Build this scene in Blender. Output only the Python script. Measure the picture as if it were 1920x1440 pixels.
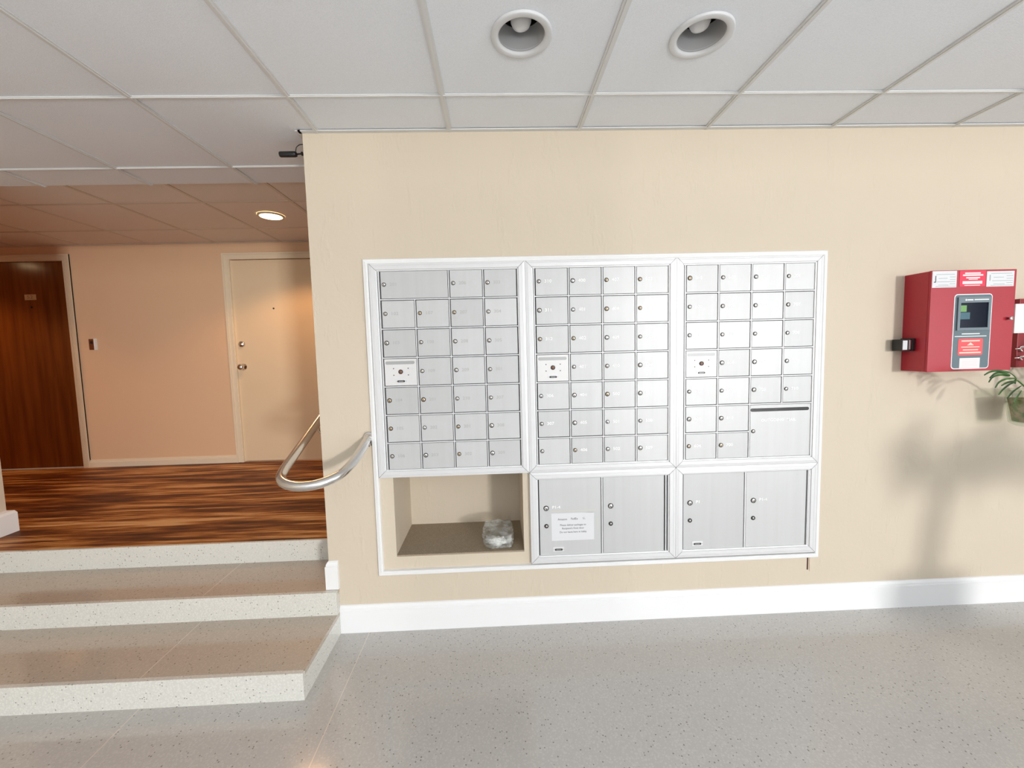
import bpy, bmesh, math, random
from mathutils import Vector, Matrix, noise
random.seed(7)
PI = math.pi
for o in list(bpy.data.objects): bpy.data.objects.remove(o)
C = bpy.context.scene.collection
S = bpy.context.scene

# ------------------------------------------------------------------ camera
F, CX, CY = 758.777, 955.24, 710.53
cam = bpy.data.cameras.new('camera'); cam.sensor_fit = 'HORIZONTAL'; cam.sensor_width = 36
cam.lens = F / 1920 * 36; cam.shift_x = (960 - CX) / 1920; cam.shift_y = (CY - 720) / 1920
cam.clip_start = .02
co = bpy.data.objects.new('camera', cam); C.objects.link(co)
def rotm(rx, ry, rz):
    return Matrix.Rotation(rz, 3, 'Z') @ Matrix.Rotation(rx, 3, 'X') @ Matrix.Rotation(ry, 3, 'Y')
Rm = rotm(-0.0747, 0.0262, -0.0304)
right, fwd, up = Rm.col[0], Rm.col[1], Rm.col[2]
M = Matrix((right, up, -fwd)).transposed().to_4x4()
M.translation = (0.9942, -1.9839, 1.4131)
co.matrix_world = M
S.camera = co

# ------------------------------------------------------------------ light
S.view_settings.view_transform = 'Standard'; S.view_settings.look = 'None'
S.view_settings.gamma = 1; S.view_settings.use_curve_mapping = False
S.view_settings.exposure = 0.0
w = bpy.data.worlds.new('world'); S.world = w; w.use_nodes = True
bg = w.node_tree.nodes['Background']; bg.inputs[0].default_value = (.82, .9, 1, 1); bg.inputs[1].default_value = 1.15

def area(name, loc, target, sx, sy, power, col):
    l = bpy.data.lights.new(name, 'AREA'); l.shape = 'RECTANGLE'; l.size = sx; l.size_y = sy
    l.energy = power; l.color = col
    o = bpy.data.objects.new(name, l); C.objects.link(o); o.location = loc
    o.rotation_euler = (Vector(target) - Vector(loc)).to_track_quat('-Z', 'Y').to_euler()
    return o
area('daylight_far', (8.4, -15, 1.9), (2.6, 0, 1.3), 1.3, 1.1, 1330, (1, .98, .96))
area('daylight_window', (2.2, -6.36, 1.35), (2.2, 0, 1.6), 7.6, 2.1, 15, (.93, .97, 1))
area('ceiling_fill_lamp', (2.2, -6.36, .40), (2.2, -4.0, 2.43), 7.6, .55, 112, (.97, .98, 1)).data.spread = math.radians(54)  # added fill lamp that lifts the ceiling, standing in for outdoor bounce
area('daylight_side_window', (6.52, -4.2, 1.2), (0, -3.4, 1.0), 2.4, 2.0, 36, (.90, .95, 1))

# ------------------------------------------------------------------ helpers
def new_bm(): return bmesh.new()
def box(bm, x0, x1, y0, y1, z0, z1, mi=0):
    v = [bm.verts.new(p) for p in ((x0,y0,z0),(x1,y0,z0),(x1,y1,z0),(x0,y1,z0),(x0,y0,z1),(x1,y0,z1),(x1,y1,z1),(x0,y1,z1))]
    for f in ((3,2,1,0),(4,5,6,7),(0,1,5,4),(1,2,6,5),(2,3,7,6),(3,0,4,7)):
        fc = bm.faces.new([v[i] for i in f]); fc.material_index = mi
def lathe(bm, prof, c=(0,0,0), axis='Z', n=32, mi=0, smooth=True, sgn=1):
    """prof: list of (radius, height); axis 'Z', 'Y' or 'X'"""
    rings = []
    for r, h in prof:
        ring = []
        for i in range(n):
            a = 2*PI*i/n; u, v = r*math.cos(a), r*math.sin(a)
            p = {'Z': (u, v, h*sgn), 'Y': (u, h*sgn, v), 'X': (h*sgn, u, v)}[axis]
            ring.append(bm.verts.new((p[0]+c[0], p[1]+c[1], p[2]+c[2])))
        rings.append(ring)
    for a, b in zip(rings, rings[1:]):
        for i in range(n):
            f = bm.faces.new((a[i], a[(i+1)%n], b[(i+1)%n], b[i])); f.material_index = mi; f.smooth = smooth
    for ring, (r, h) in ((rings[0], prof[0]), (rings[-1], prof[-1])):
        if r > 1e-6:
            f = bm.faces.new(ring); f.material_index = mi
def ring_open(bm, prof, c, n=40, mi=0, axis='Z'):
    rings = []
    for r, h in prof:
        rings.append([bm.verts.new((c[0]+r*math.cos(2*PI*i/n), c[1]+r*math.sin(2*PI*i/n), c[2]+h)) for i in range(n)])
    for a, b in zip(rings, rings[1:]):
        for i in range(n):
            f = bm.faces.new((a[i], a[(i+1)%n], b[(i+1)%n], b[i])); f.material_index = mi; f.smooth = True
def tube(bm, pts, r, n=16, mi=0, cap=True):
    pts = [Vector(p) for p in pts]; rings = []; prev = None
    for i, p in enumerate(pts):
        t = (pts[min(i+1, len(pts)-1)] - pts[max(i-1, 0)]).normalized()
        if prev is None:
            u = t.cross(Vector((0,0,1)));
            if u.length < .01: u = t.cross(Vector((1,0,0)))
            u.normalize()
        else:
            u = (prev - t*prev.dot(t)).normalized()
        prev = u; v = t.cross(u); rr = r[i] if isinstance(r, (list, tuple)) else r
        rings.append([bm.verts.new(p + u*rr*math.cos(2*PI*k/n) + v*rr*math.sin(2*PI*k/n)) for k in range(n)])
    for a, b in zip(rings, rings[1:]):
        for k in range(n):
            f = bm.faces.new((a[k], a[(k+1)%n], b[(k+1)%n], b[k])); f.smooth = True; f.material_index = mi
    if cap:
        for rg in (rings[0], rings[-1]): bm.faces.new(rg).material_index = mi
def smooth_path(pts, per=8):
    pts = [Vector(p) for p in pts]; out = []
    P = [pts[0]*2-pts[1]] + pts + [pts[-1]*2-pts[-2]]
    for i in range(1, len(P)-2):
        for k in range(per):
            t = k/per; a, b, c, d = P[i-1:i+3]
            out.append(.5*((2*b)+(c-a)*t+(2*a-5*b+4*c-d)*t*t+(3*b-a-3*c+d)*t**3))
    out.append(pts[-1]); return out
def rect_frame(bm, x0, x1, z0, z1, y, prof, mi=0, seam=None, closed=True):
    """mitred moulding around a rectangle on the plane y; prof = (inset, height toward -y)"""
    corners = lambda ins: [(x0+ins, z0+ins), (x1-ins, z0+ins), (x1-ins, z1-ins), (x0+ins, z1-ins)]
    rings = [[bm.verts.new((cx, y-h, cz)) for cx, cz in corners(ins)] for ins, h in prof]
    for a, b in zip(rings, rings[1:]):
        for i in range(4):
            f = bm.faces.new((a[i], a[(i+1)%4], b[(i+1)%4], b[i])); f.material_index = mi
    if seam is not None:
        # the dark hairline of each mitre joint
        for i in range(4):
            for (i0, h0), (i1, h1) in zip(prof, prof[1:]):
                a = Vector((corners(i0)[i][0], y-h0-.0004, corners(i0)[i][1])); b = Vector((corners(i1)[i][0], y-h1-.0004, corners(i1)[i][1]))
                if abs(i1-i0) < .002: continue
                d = (b-a).normalized(); nrm = Vector((d.z, 0, -d.x)).normalized()*.0007
                f = bm.faces.new([bm.verts.new(a+nrm), bm.verts.new(b+nrm), bm.verts.new(b-nrm), bm.verts.new(a-nrm)]); f.material_index = seam
def obj(name, bm, mats, parent=None, bevel=0, recalc=True):
    if recalc: bmesh.ops.recalc_face_normals(bm, faces=bm.faces)
    me = bpy.data.meshes.new(name); bm.to_mesh(me); bm.free()
    for m in (mats if isinstance(mats, (list, tuple)) else [mats]): me.materials.append(m)
    o = bpy.data.objects.new(name, me); C.objects.link(o)
    if parent: o.parent = parent
    if bevel:
        b = o.modifiers.new('bevel', 'BEVEL'); b.width = bevel; b.segments = 2; b.limit_method = 'ANGLE'
    return o
def tag(o, label, cat, group=None, kind=None):
    o['label'] = label; o['category'] = cat
    if group: o['group'] = group
    if kind: o['kind'] = kind
    return o
def struct(name, bm, mats, label, cat, parent=None, bevel=0):
    o = obj(name, bm, mats, parent, bevel)
    if not parent: tag(o, label, cat, None, 'structure')
    return o
def thing(name, label, cat, loc=(0,0,0), group=None):
    o = bpy.data.objects.new(name, None); C.objects.link(o); o.location = loc; o.empty_display_size = .05
    return tag(o, label, cat, group)
def local(o, root):
    """keep a part's world placement when it hangs under a root that is not at the origin"""
    if o.parent == root: o.matrix_parent_inverse = Matrix.Translation(-Vector(root.location))
    return o
def part(name, bm, mats, root, bevel=0): return local(obj(name, bm, mats, root, bevel), root)
def text_bm(bm, s, x, y, z, size, mi=0, align='LEFT', width=1.0, depth=.0003, spacing=1.0, bold=0):
    """lettering standing on a wall face that looks toward -y"""
    cu = bpy.data.curves.new('t', 'FONT'); cu.body = s; cu.size = size; cu.align_x = align; cu.align_y = 'CENTER'
    cu.extrude = depth; cu.space_character = spacing; cu.resolution_u = 2; cu.offset = bold
    ob = bpy.data.objects.new('t', cu); C.objects.link(ob)
    me = bpy.data.meshes.new_from_object(ob.evaluated_get(bpy.context.evaluated_depsgraph_get()))
    t = bmesh.new(); t.from_mesh(me)
    t.transform(Matrix.Translation((x, y, z)) @ Matrix.Rotation(PI/2, 4, 'X') @ Matrix.Diagonal((width, 1, 1, 1)))
    for f in t.faces: f.material_index = mi
    me2 = bpy.data.meshes.new('tmp'); t.to_mesh(me2); t.free(); bm.from_mesh(me2)
    bpy.data.objects.remove(ob); bpy.data.curves.remove(cu); bpy.data.meshes.remove(me); bpy.data.meshes.remove(me2)

# ------------------------------------------------------------------ materials
def mat(name, col, rough=.5, metal=0, spec=.5, emit=None, es=0, alpha=1):
    m = bpy.data.materials.new(name); m.use_nodes = True; b = m.node_tree.nodes['Principled BSDF']
    b.inputs['Base Color'].default_value = (*col, 1); b.inputs['Roughness'].default_value = rough
    b.inputs['Metallic'].default_value = metal; b.inputs['Specular IOR Level'].default_value = spec
    if emit: b.inputs['Emission Color'].default_value = (*emit, 1); b.inputs['Emission Strength'].default_value = es
    return m
def N(m): return m.node_tree.nodes, m.node_tree.links, m.node_tree.nodes['Principled BSDF']
def coords(m, scale=(1,1,1), src='Object'):
    n, l, b = N(m); t = n.new('ShaderNodeTexCoord'); mp = n.new('ShaderNodeMapping'); mp.inputs['Scale'].default_value = scale
    l.new(t.outputs[src], mp.inputs[0]); return mp.outputs[0]
def noise_tex(m, vec, scale, detail=4, rough=.5):
    n, l, b = N(m); t = n.new('ShaderNodeTexNoise'); t.inputs['Scale'].default_value = scale
    t.inputs['Detail'].default_value = detail; t.inputs['Roughness'].default_value = rough; l.new(vec, t.inputs[0]); return t.outputs[0]
def ramp(m, fac, stops):
    n, l, b = N(m); r = n.new('ShaderNodeValToRGB'); e = r.color_ramp.elements
    while len(e) < len(stops): e.new(.5)
    for el, (p, c) in zip(e, stops): el.position = p; el.color = (*c, 1)
    l.new(fac, r.inputs[0]); return r.outputs[0]
def mixc(m, fac, a, b_, mode='MIX'):
    n, l, b = N(m); x = n.new('ShaderNodeMix'); x.data_type = 'RGBA'; x.blend_type = mode
    for s, v in ((0, fac), (6, a), (7, b_)):
        if isinstance(v, (float, int)): x.inputs[s].default_value = v
        elif isinstance(v, tuple): x.inputs[s].default_value = (*v, 1)
        else: l.new(v, x.inputs[s])
    return x.outputs[2]
def mth(m, op, a, b_=None, c=None):
    n, l, b = N(m); x = n.new('ShaderNodeMath'); x.operation = op
    for s, v in enumerate((a, b_, c)):
        if v is None: continue
        if isinstance(v, (float, int)): x.inputs[s].default_value = v
        else: l.new(v, x.inputs[s])
    return x.outputs[0]
def setcol(m, s): N(m)[1].new(s, N(m)[2].inputs['Base Color'])
def bump(m, h, strength=.2, dist=.01):
    n, l, b = N(m); x = n.new('ShaderNodeBump'); x.inputs['Strength'].default_value = strength; x.inputs['Distance'].default_value = dist
    l.new(h, x.inputs['Height']); l.new(x.outputs[0], b.inputs['Normal'])

def plaster(name, col, s=.4):
    m = mat(name, col, .62, spec=.3); v = coords(m)
    n1 = noise_tex(m, v, 5, 3); n2 = noise_tex(m, v, 60, 3)
    v2 = coords(m, (7, 7, 2.2)); n3 = noise_tex(m, v2, 1.6, 5, .6)
    r3 = ramp(m, n3, [(.56, (0,0,0)), (.66, (1,1,1))])
    h = mth(m, 'ADD', mth(m, 'MULTIPLY', n1, 1.0), mth(m, 'MULTIPLY', n2, .12))
    h = mth(m, 'ADD', h, mth(m, 'MULTIPLY', r3, .25))
    bump(m, h, s, .012)
    setcol(m, mixc(m, mth(m, 'MULTIPLY', n1, .14), col, tuple(c*.86 for c in col)))
    return m
M_wall = plaster('cream_plaster', (.66, .575, .455))
M_wall2 = plaster('corridor_plaster', (.77, .525, .335), .15)
M_white = mat('white_gloss_paint', (.87, .88, .88), .35)
def tilemat(name, col):
    m = mat(name, col, .8, spec=.2); v = coords(m)
    n1 = noise_tex(m, v, 260, 2); bump(m, n1, .25, .003)
    setcol(m, ramp(m, n1, [(.3, tuple(c*.94 for c in col)), (.6, col)])); return m
M_tile = tilemat('ceiling_tile', (.83, .86, .90))
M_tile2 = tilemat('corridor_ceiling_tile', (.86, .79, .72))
M_bar = mat('ceiling_grid_paint', (.68, .68, .67), .4)
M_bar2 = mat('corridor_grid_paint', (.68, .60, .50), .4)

def terrazzo(name, base, strips=()):
    m = mat(name, base, .2, spec=.72); n, l, b = N(m); v = coords(m)
    vo = n.new('ShaderNodeTexVoronoi'); vo.inputs['Scale'].default_value = 120; l.new(v, vo.inputs[0])
    sep = n.new('ShaderNodeSeparateColor'); l.new(vo.outputs['Color'], sep.inputs[0])
    dark = mth(m, 'MULTIPLY', mth(m, 'LESS_THAN', sep.outputs[0], .085), mth(m, 'LESS_THAN', vo.outputs['Distance'], .34))
    vo2 = n.new('ShaderNodeTexVoronoi'); vo2.inputs['Scale'].default_value = 130; l.new(v, vo2.inputs[0])
    sep2 = n.new('ShaderNodeSeparateColor'); l.new(vo2.outputs['Color'], sep2.inputs[0])
    c = mixc(m, mth(m, 'MULTIPLY', mth(m, 'MULTIPLY', sep2.outputs[1], .5), mth(m, 'LESS_THAN', vo2.outputs['Distance'], .5)), base, tuple(min(1, x*1.28) for x in base))
    big = noise_tex(m, v, 1.6, 3)
    c = mixc(m, mth(m, 'MULTIPLY', big, .25), c, tuple(x*.8 for x in base))
    c = mixc(m, mth(m, 'MULTIPLY', dark, .65), c, (.13, .11, .09))
    if strips:
        sx = n.new('ShaderNodeSeparateXYZ'); l.new(v, sx.inputs[0])
        for k in strips:
            d = mth(m, 'ABSOLUTE', mth(m, 'SUBTRACT', sx.outputs[0], k))
            c = mixc(m, mth(m, 'LESS_THAN', d, .0016), c, (.75, .68, .58))
    setcol(m, c)
    r = noise_tex(m, v, 9, 3); mr = n.new('ShaderNodeMapRange'); mr.inputs[3].default_value = .09; mr.inputs[4].default_value = .16
    l.new(r, mr.inputs[0]); l.new(mr.outputs[0], b.inputs['Roughness'])
    return m
M_terr = terrazzo('terrazzo', (.555, .535, .505), (.312, -.49))
M_terr_reflect = terrazzo('terrazzo_tread_reflection', (.53, .46, .38), (-.49,))  # same terrazzo on the treads, the corridor's warm reflection put into the colour
M_terr_lit = terrazzo('terrazzo_window_lit', (.70, .695, .645))  # same terrazzo again, painted paler for window light on the upright faces

m = M_wood = mat('wood_look_floor', (.2, .08, .02), .5, spec=.25); n, l, b = N(m)
v = coords(m, (1.1, 17, 1)); a = noise_tex(m, v, 1.7, 7, .62)
v2 = coords(m, (.9, 9, 1)); vo = noise_tex(m, v2, 1.1, 1)
f = mth(m, 'ADD', mth(m, 'MULTIPLY', a, .75), mth(m, 'MULTIPLY', vo, .35))
col = ramp(m, f, [(.40, (.030, .007, .003)), (.48, (.10, .025, .005)), (.545, (.25, .08, .016)), (.60, (.48, .21, .06)), (.67, (.70, .42, .20))])
setcol(m, col); bump(m, a, .1, .004)

def brushed(name, col, metal=.55, rough=.38, var=.10):
    m = mat(name, col, rough, metal); n, l, b = N(m)
    v = coords(m, (14, 1, .35)); s = noise_tex(m, v, 2.2, 5, .6)
    oi = n.new('ShaderNodeObjectInfo')
    k = mth(m, 'MULTIPLY', oi.outputs['Random'], .55)
    k = mth(m, 'ADD', k, mth(m, 'MULTIPLY', s, .6))
    setcol(m, mixc(m, k, tuple(c*(1-var) for c in col), tuple(min(1, c*(1+var*.6)) for c in col))); return m
M_door = brushed('brushed_aluminium', (.58, .59, .59), .22, .5, .13)
M_frame = mat('satin_aluminium', (.74, .745, .755), .42, .15)
M_seam = mat('joint_shadow_gap', (.03, .03, .035), .8)
M_chrome = mat('chrome', (.80, .79, .77), .18, 1)
M_steel = mat('rail_steel', (.74, .72, .70), .24, 1)
M_brass = mat('worn_brass', (.50, .40, .28), .35, .8)
M_lock = mat('nickel_lock', (.62, .58, .54), .3, .9)
M_dark = mat('dark_metal', (.03, .025, .022), .4, .3)
M_black = mat('black_plastic', (.012, .012, .014), .35)
M_num_w = mat('white_lettering', (.97, .97, .97), .5)
M_num_g = mat('faint_grey_lettering', (.46, .46, .455), .5)
M_greyslot = mat('grey_slot', (.42, .43, .43), .5, .3)
M_paper = mat('white_paper', (.74, .75, .77), .7)
M_ink = mat('ink', (.10, .10, .11), .7)
M_doorpaint = mat('cream_door_paint', (.78, .62, .42), .38)
M_browndoor = mat('dark_brown_door', (.085, .022, .006), .17)
v = coords(M_browndoor, (9, 1, .6)); setcol(M_browndoor, ramp(M_browndoor, noise_tex(M_browndoor, v, 2, 5), [(.3, (.14, .040, .008)), (.7, (.26, .085, .018))]))
M_casing = mat('casing_paint', (.80, .69, .52), .4)
M_plate = mat('brown_plate', (.16, .045, .015), .4)
M_red = mat('red_enamel', (.42, .014, .03), .36, spec=.6)
M_redside = M_red
M_greypanel = mat('grey_overlay', (.115, .165, .19), .45)
M_screen = mat('dark_glass', (.004, .008, .02), .12, spec=.15)
M_pinksticker = mat('red_sticker', (.80, .09, .10), .45)
M_niche = mat('brown_board', (.20, .155, .105), .6)
v = coords(M_niche); setcol(M_niche, ramp(M_niche, noise_tex(M_niche, v, 220, 3), [(.3, (.26, .205, .14)), (.7, (.40, .325, .24))]))

# ------------------------------------------------------------------ dimensions
H, H2 = 2.4335, 2.4972
YB = .56                       # back of the mail wall
D = 2.079                      # far wall of the corridor
SH = .1171; Y1, Y2, Y3 = -.4026, -.041, .3037; SX = .169
LX = -2.072                    # left wall face
ZC = 3*SH
XR, YF = 6.6, -6.5

# ------------------------------------------------------------------ setting
bm = new_bm(); box(bm, LX, XR, YF, .0, -.08, 0); struct('floor', bm, M_terr, 'polished grey beige terrazzo lobby floor with fine dark specks', 'floor')
bm = new_bm(); box(bm, -6.5, XR, Y3, D, ZC-.08, ZC-.0005); struct('floor_corridor', bm, M_wood, 'streaked reddish brown wood-look floor of the raised corridor', 'floor')

# mail wall with the open niche
NX0, NX1, NZ0, NZ1, ND = .464, 1.107, .383, .80, .364
bm = new_bm()
for a in ((.124, NX0, 0, YB, 0, 2.60), (NX1, XR, 0, YB, 0, 2.60), (NX0, NX1, 0, YB, 0, NZ0), (NX0, NX1, 0, YB, NZ1, 2.60), (NX0, NX1, ND, YB, NZ0, NZ1)):
    box(bm, *a)
bmesh.ops.remove_doubles(bm, verts=bm.verts, dist=1e-5)
struct('wall_mail', bm, M_wall, 'cream plastered lobby wall holding the mailboxes', 'wall')
bm = new_bm(); box(bm, NX0, NX1, .004, ND, NZ0, NZ0+.006)
tag(obj('niche_shelf', bm, M_niche), 'brown board lining the bottom of the open wall niche', 'shelf')

bm = new_bm(); box(bm, LX-.28, LX, YF, YB, 0, H+.1); struct('wall_left', bm, M_wall, 'cream wall stub at the far left of the steps', 'wall')
bm = new_bm(); box(bm, -6.5, LX-.28, YB-.15, YB, ZC-.08, H2+.1); struct('wall_corridor_front', bm, M_wall2, 'corridor wall left of the steps', 'wall')
# corridor far wall, open where the two doors stand
D1 = (-4.02, -3.1035, 2.358); D2 = (-1.560, -.745, 2.339)
bm = new_bm()
T2 = D+.14
for a in ((-6.5, D1[0], D, T2, 0, H2+.1), (D1[1], D2[0], D, T2, 0, H2+.1), (D2[1], XR, D, T2, 0, H2+.1), (D1[0], D1[1], D, T2, D1[2], H2+.1), (D2[0], D2[1], D, T2, D2[2], H2+.1),
          (D1[0], D1[1], D+.08, T2, 0, D1[2]), (D2[0], D2[1], D+.08, T2, 0, D2[2])): box(bm, *a)
struct('wall_far', bm, M_wall2, 'beige far wall of the corridor between two doors', 'wall')
bm = new_bm(); box(bm, -6.6, -6.5, YB-.1, T2, 0, H2+.1); struct('wall_corridor_left', bm, M_wall2, 'end wall of the corridor', 'wall')
bm = new_bm(); box(bm, 6.55, 6.60, -4.23, -4.17, .1, 2.25); struct('window_2', bm, M_frame, 'mullion of the side window', 'window')
bm = new_bm()
for a in ((YF, -5.5, -.08, H2+.1), (-2.9, T2, -.08, H2+.1), (-5.5, -2.9, -.08, .1), (-5.5, -2.9, 2.25, H2+.1)): box(bm, XR, XR+.15, *a)
struct('wall_right', bm, M_wall, 'right wall of the lobby', 'wall')
# window wall behind the camera
bm = new_bm()
for a in ((LX-.28, -1.9, YF-.15, YF, 0, H+.1), (6.35, XR, YF-.15, YF, 0, H+.1), (-1.9, 6.35, YF-.15, YF, 2.32, H+.1), (-1.9, 6.35, YF-.15, YF, 0, .10)): box(bm, *a)
struct('wall_back', bm, M_wall, 'glazed entrance wall behind the viewer', 'wall')
bm = new_bm()
for x in (-1.9, .15, 2.2, 4.25, 6.30): box(bm, x, x+.05, YF-.1, YF-.04, .10, 2.32)
struct('window_1', bm, M_frame, 'aluminium mullions of the entrance glazing', 'window')
bm = new_bm(); box(bm, -30, 40, -60, YF-.15, -.3, -.08); struct('floor_outside', bm, mat('paving', (.5, .5, .48), .8), 'pavement outside the entrance', 'floor')

# steps
bm = new_bm()
def step(name, y0, y1, z0, z1, lab):
    t = thing(name, lab, 'step', (-.9, y0, z0))
    b_ = new_bm(); box(b_, LX, SX, y0+.018, y1, z1-.02, z1); part('tread', b_, M_terr_reflect, t)
    b_ = new_bm()
    # front riser, and the end riser that shows on the right
    box(b_, LX, SX, y0, y0+.018, z0, z1); box(b_, SX-.0181, SX, y0+.018, min(y1, 0), z0, z1-.0201)
    part('riser', b_, M_terr_lit, t); return t
bm.free()
step('stair_step', Y1, .0, 0, SH, 'bottom terrazzo step, its corner standing out onto the lobby floor')
t = thing('stair_step', 'second terrazzo step, meeting the mail wall corner', 'step', (-.9, Y2, SH))
bm = new_bm(); box(bm, LX, SX, Y2+.018, 0, 2*SH-.02, 2*SH); box(bm, LX, .124, 0, Y3, 2*SH-.02, 2*SH); part('tread', bm, M_terr_reflect, t)
bm = new_bm(); box(bm, LX, SX, Y2, Y2+.018, SH, 2*SH); box(bm, SX-.018, SX, Y2+.018, 0, SH, 2*SH-.0201); part('riser', bm, M_terr_lit, t)
t = thing('stair_step', 'top terrazzo riser, painted paler for window light, under the edge of the corridor floor', 'step', (-.9, Y3, 2*SH))
bm = new_bm(); box(bm, LX, .124, Y3-.016, Y3, 2*SH, ZC+.002); part('riser', bm, M_terr_lit, t)

# baseboards
def base_prof(bm, x0, x1, y, z0, h, th):
    """board on a wall face at y looking to -y, with a moulded top"""
    P = [(0, z0), (th, z0), (th, z0+h-.026), (th-.004, z0+h-.022), (th-.004, z0+h-.014), (th-.009, z0+h-.003), (0, z0+h)]
    a = [bm.verts.new((x0, y-d, z)) for d, z in P]; b_ = [bm.verts.new((x1, y-d, z)) for d, z in P]
    for i in range(len(P)): bm.faces.new((a[i], a[(i+1) % len(P)], b_[(i+1) % len(P)], b_[i]))
    bm.faces.new(a); bm.faces.new(b_)
bm = new_bm(); base_prof(bm, SX+.0005, XR, 0, 0, .1419, .014); struct('baseboard_mail', bm, M_white, 'glossy white baseboard under the mailboxes', 'baseboard')
bm = new_bm()
P = [(0, 2*SH), (.015, 2*SH), (.015, 2*SH+.116), (.011, 2*SH+.119), (.011, 2*SH+.127), (.006, 2*SH+.136), (0, 2*SH+.1419)]
def ringpts(d, z): return [(.124-d, Y3-.02, z), (.124-d, -d, z), (SX+.003, -d, z), ]
rs = [[bm.verts.new(p) for p in ringpts(d, z)] for d, z in P]
for i in range(len(P)):
    a, b_ = rs[i], rs[(i+1) % len(P)]
    for k in range(2): bm.faces.new((a[k], a[k+1], b_[k+1], b_[k]))
bm.faces.new([r[0] for r in rs]); bm.faces.new([r[2] for r in rs])
struct('baseboard_step', bm, M_white, 'short white baseboard wrapping the wall corner on the second step', 'baseboard')
bm = new_bm(); P2 = [(0, ZC), (.03, ZC), (.03, ZC+.12), (.022, ZC+.135), (0, ZC+.1419)]
rs = []
for d, z in P2: rs.append([bm.verts.new(p) for p in ((LX+d, Y3+.01, z), (LX+d, YB+d, z), (LX-.9, YB+d, z))])
for i in range(len(P2)):
    a, b_ = rs[i], rs[(i+1) % len(P2)]
    for k in range(2): bm.faces.new((a[k], a[k+1], b_[k+1], b_[k]))
bm.faces.new([r[0] for r in rs]); bm.faces.new([r[2] for r in rs])
struct('baseboard_left', bm, M_white, 'white baseboard at the foot of the left wall stub', 'baseboard')
bm = new_bm(); base_prof(bm, D1[1]+.058, D2[0]-.062, D, ZC, .076, .014)
struct('baseboard_far', bm, M_casing, 'cream painted baseboard of the corridor far wall', 'baseboard')

# ceilings
def hole_cell(bm, x0, x1, y0, y1, z, cx, cy, r, n=32):
    cs = [(x1, y1), (x0, y1), (x0, y0), (x1, y0)]
    ring = [bm.verts.new((cx+r*math.cos(2*PI*(i+.5)/n), cy+r*math.sin(2*PI*(i+.5)/n), z)) for i in range(n)]
    cv = [bm.verts.new((x, y, z)) for x, y in cs]
    q = n//4
    for k in range(4):
        # quadrant k faces corner k
        for i in range(k*q, k*q+q-1): bm.faces.new((ring[i], ring[i+1], cv[k]))
        e = k*q+q-1; bm.faces.new((ring[e], ring[(e+1) % n], cv[(k+1) % 4], cv[k]))
T = .6096; GX = .1946; GY = -.2703
cans = [(1.106, -.578), (1.708, -.572)]
bm = new_bm(); bars = new_bm()
ys = [YB, .3393, GY]
while ys[-1] > YF: ys.append(ys[-1]-T)
ys[-1] = YF
xs = [GX + k*T for k in range(-3, 11)]; xs = [LX] + [x for x in xs if x > LX+.01 and x < XR] + [XR]
BW = .0125; TZ = H+.006
for x0, x1 in zip(xs, xs[1:]):
    for y1, y0 in zip(ys, ys[1:]):
        hit = [c for c in cans if x0 < c[0] < x1 and y0 < c[1] < y1]
        if hit: hole_cell(bm, x0, x1, y0, y1, TZ, hit[0][0], hit[0][1], .078)
        else: bm.faces.new([bm.verts.new(p) for p in ((x0,y0,TZ),(x0,y1,TZ),(x1,y1,TZ),(x1,y0,TZ))])
box(bm, LX, XR, .531, YB, TZ+.0005, H2+.1)
box(bm, LX-.3, XR+.2, YF, .53, H+.20, H+.22)
for y in (YF+.001, .5300): pass
ceil = struct('ceiling', bm, M_tile, 'white suspended tile ceiling of the lobby', 'ceiling')
for x in xs[1:-1]:
    y1 = YB if x < .124 else 0.0
    box(bars, x-BW, x+BW, YF, y1, H, TZ-.0005)
    box(bars, x-BW*.38, x+BW*.38, YF, y1, H-.0035, H)
for y in ys[1:-1]:
    x1 = .124 if y > 0 else XR
    box(bars, LX, x1, y-BW*.55, y+BW*.55, H+.0008, TZ-.0008)
    box(bars, LX, x1, y-BW*.3, y+BW*.3, H-.0025, H+.0008)
# wall angle along the mail wall
box(bars, .112, XR, -.022, 0, H-.002, H+.003); box(bars, .100, .1238, -.022, .53, H-.002, H+.003)
obj('ceiling_grid', bars, M_bar, ceil)

bm = new_bm(); bars = new_bm()
TZ2 = H2+.004
bm.faces.new([bm.verts.new(p) for p in ((-6.5, YB, TZ2), (-6.5, D, TZ2), (XR, D, TZ2), (XR, YB, TZ2))])
box(bm, -6.5, XR, YB, D, TZ2+.1, TZ2+.12)
c2 = struct('ceiling_corridor', bm, M_tile2, 'higher tiled ceiling of the corridor', 'ceiling')
for k in range(-9, 12):
    x = -.436 + k*.6145
    if -6.4 < x < XR: box(bars, x-.011, x+.011, YB, D, H2, TZ2-.0005)
for y in (1.03, 1.64): box(bars, -6.5, XR, y-.010, y+.010, H2+.0007, TZ2-.0008)
box(bars, -6.5, XR, D-.018, D, H2-.003, H2+.002)
obj('ceiling_grid', bars, M_bar2, c2)

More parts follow.
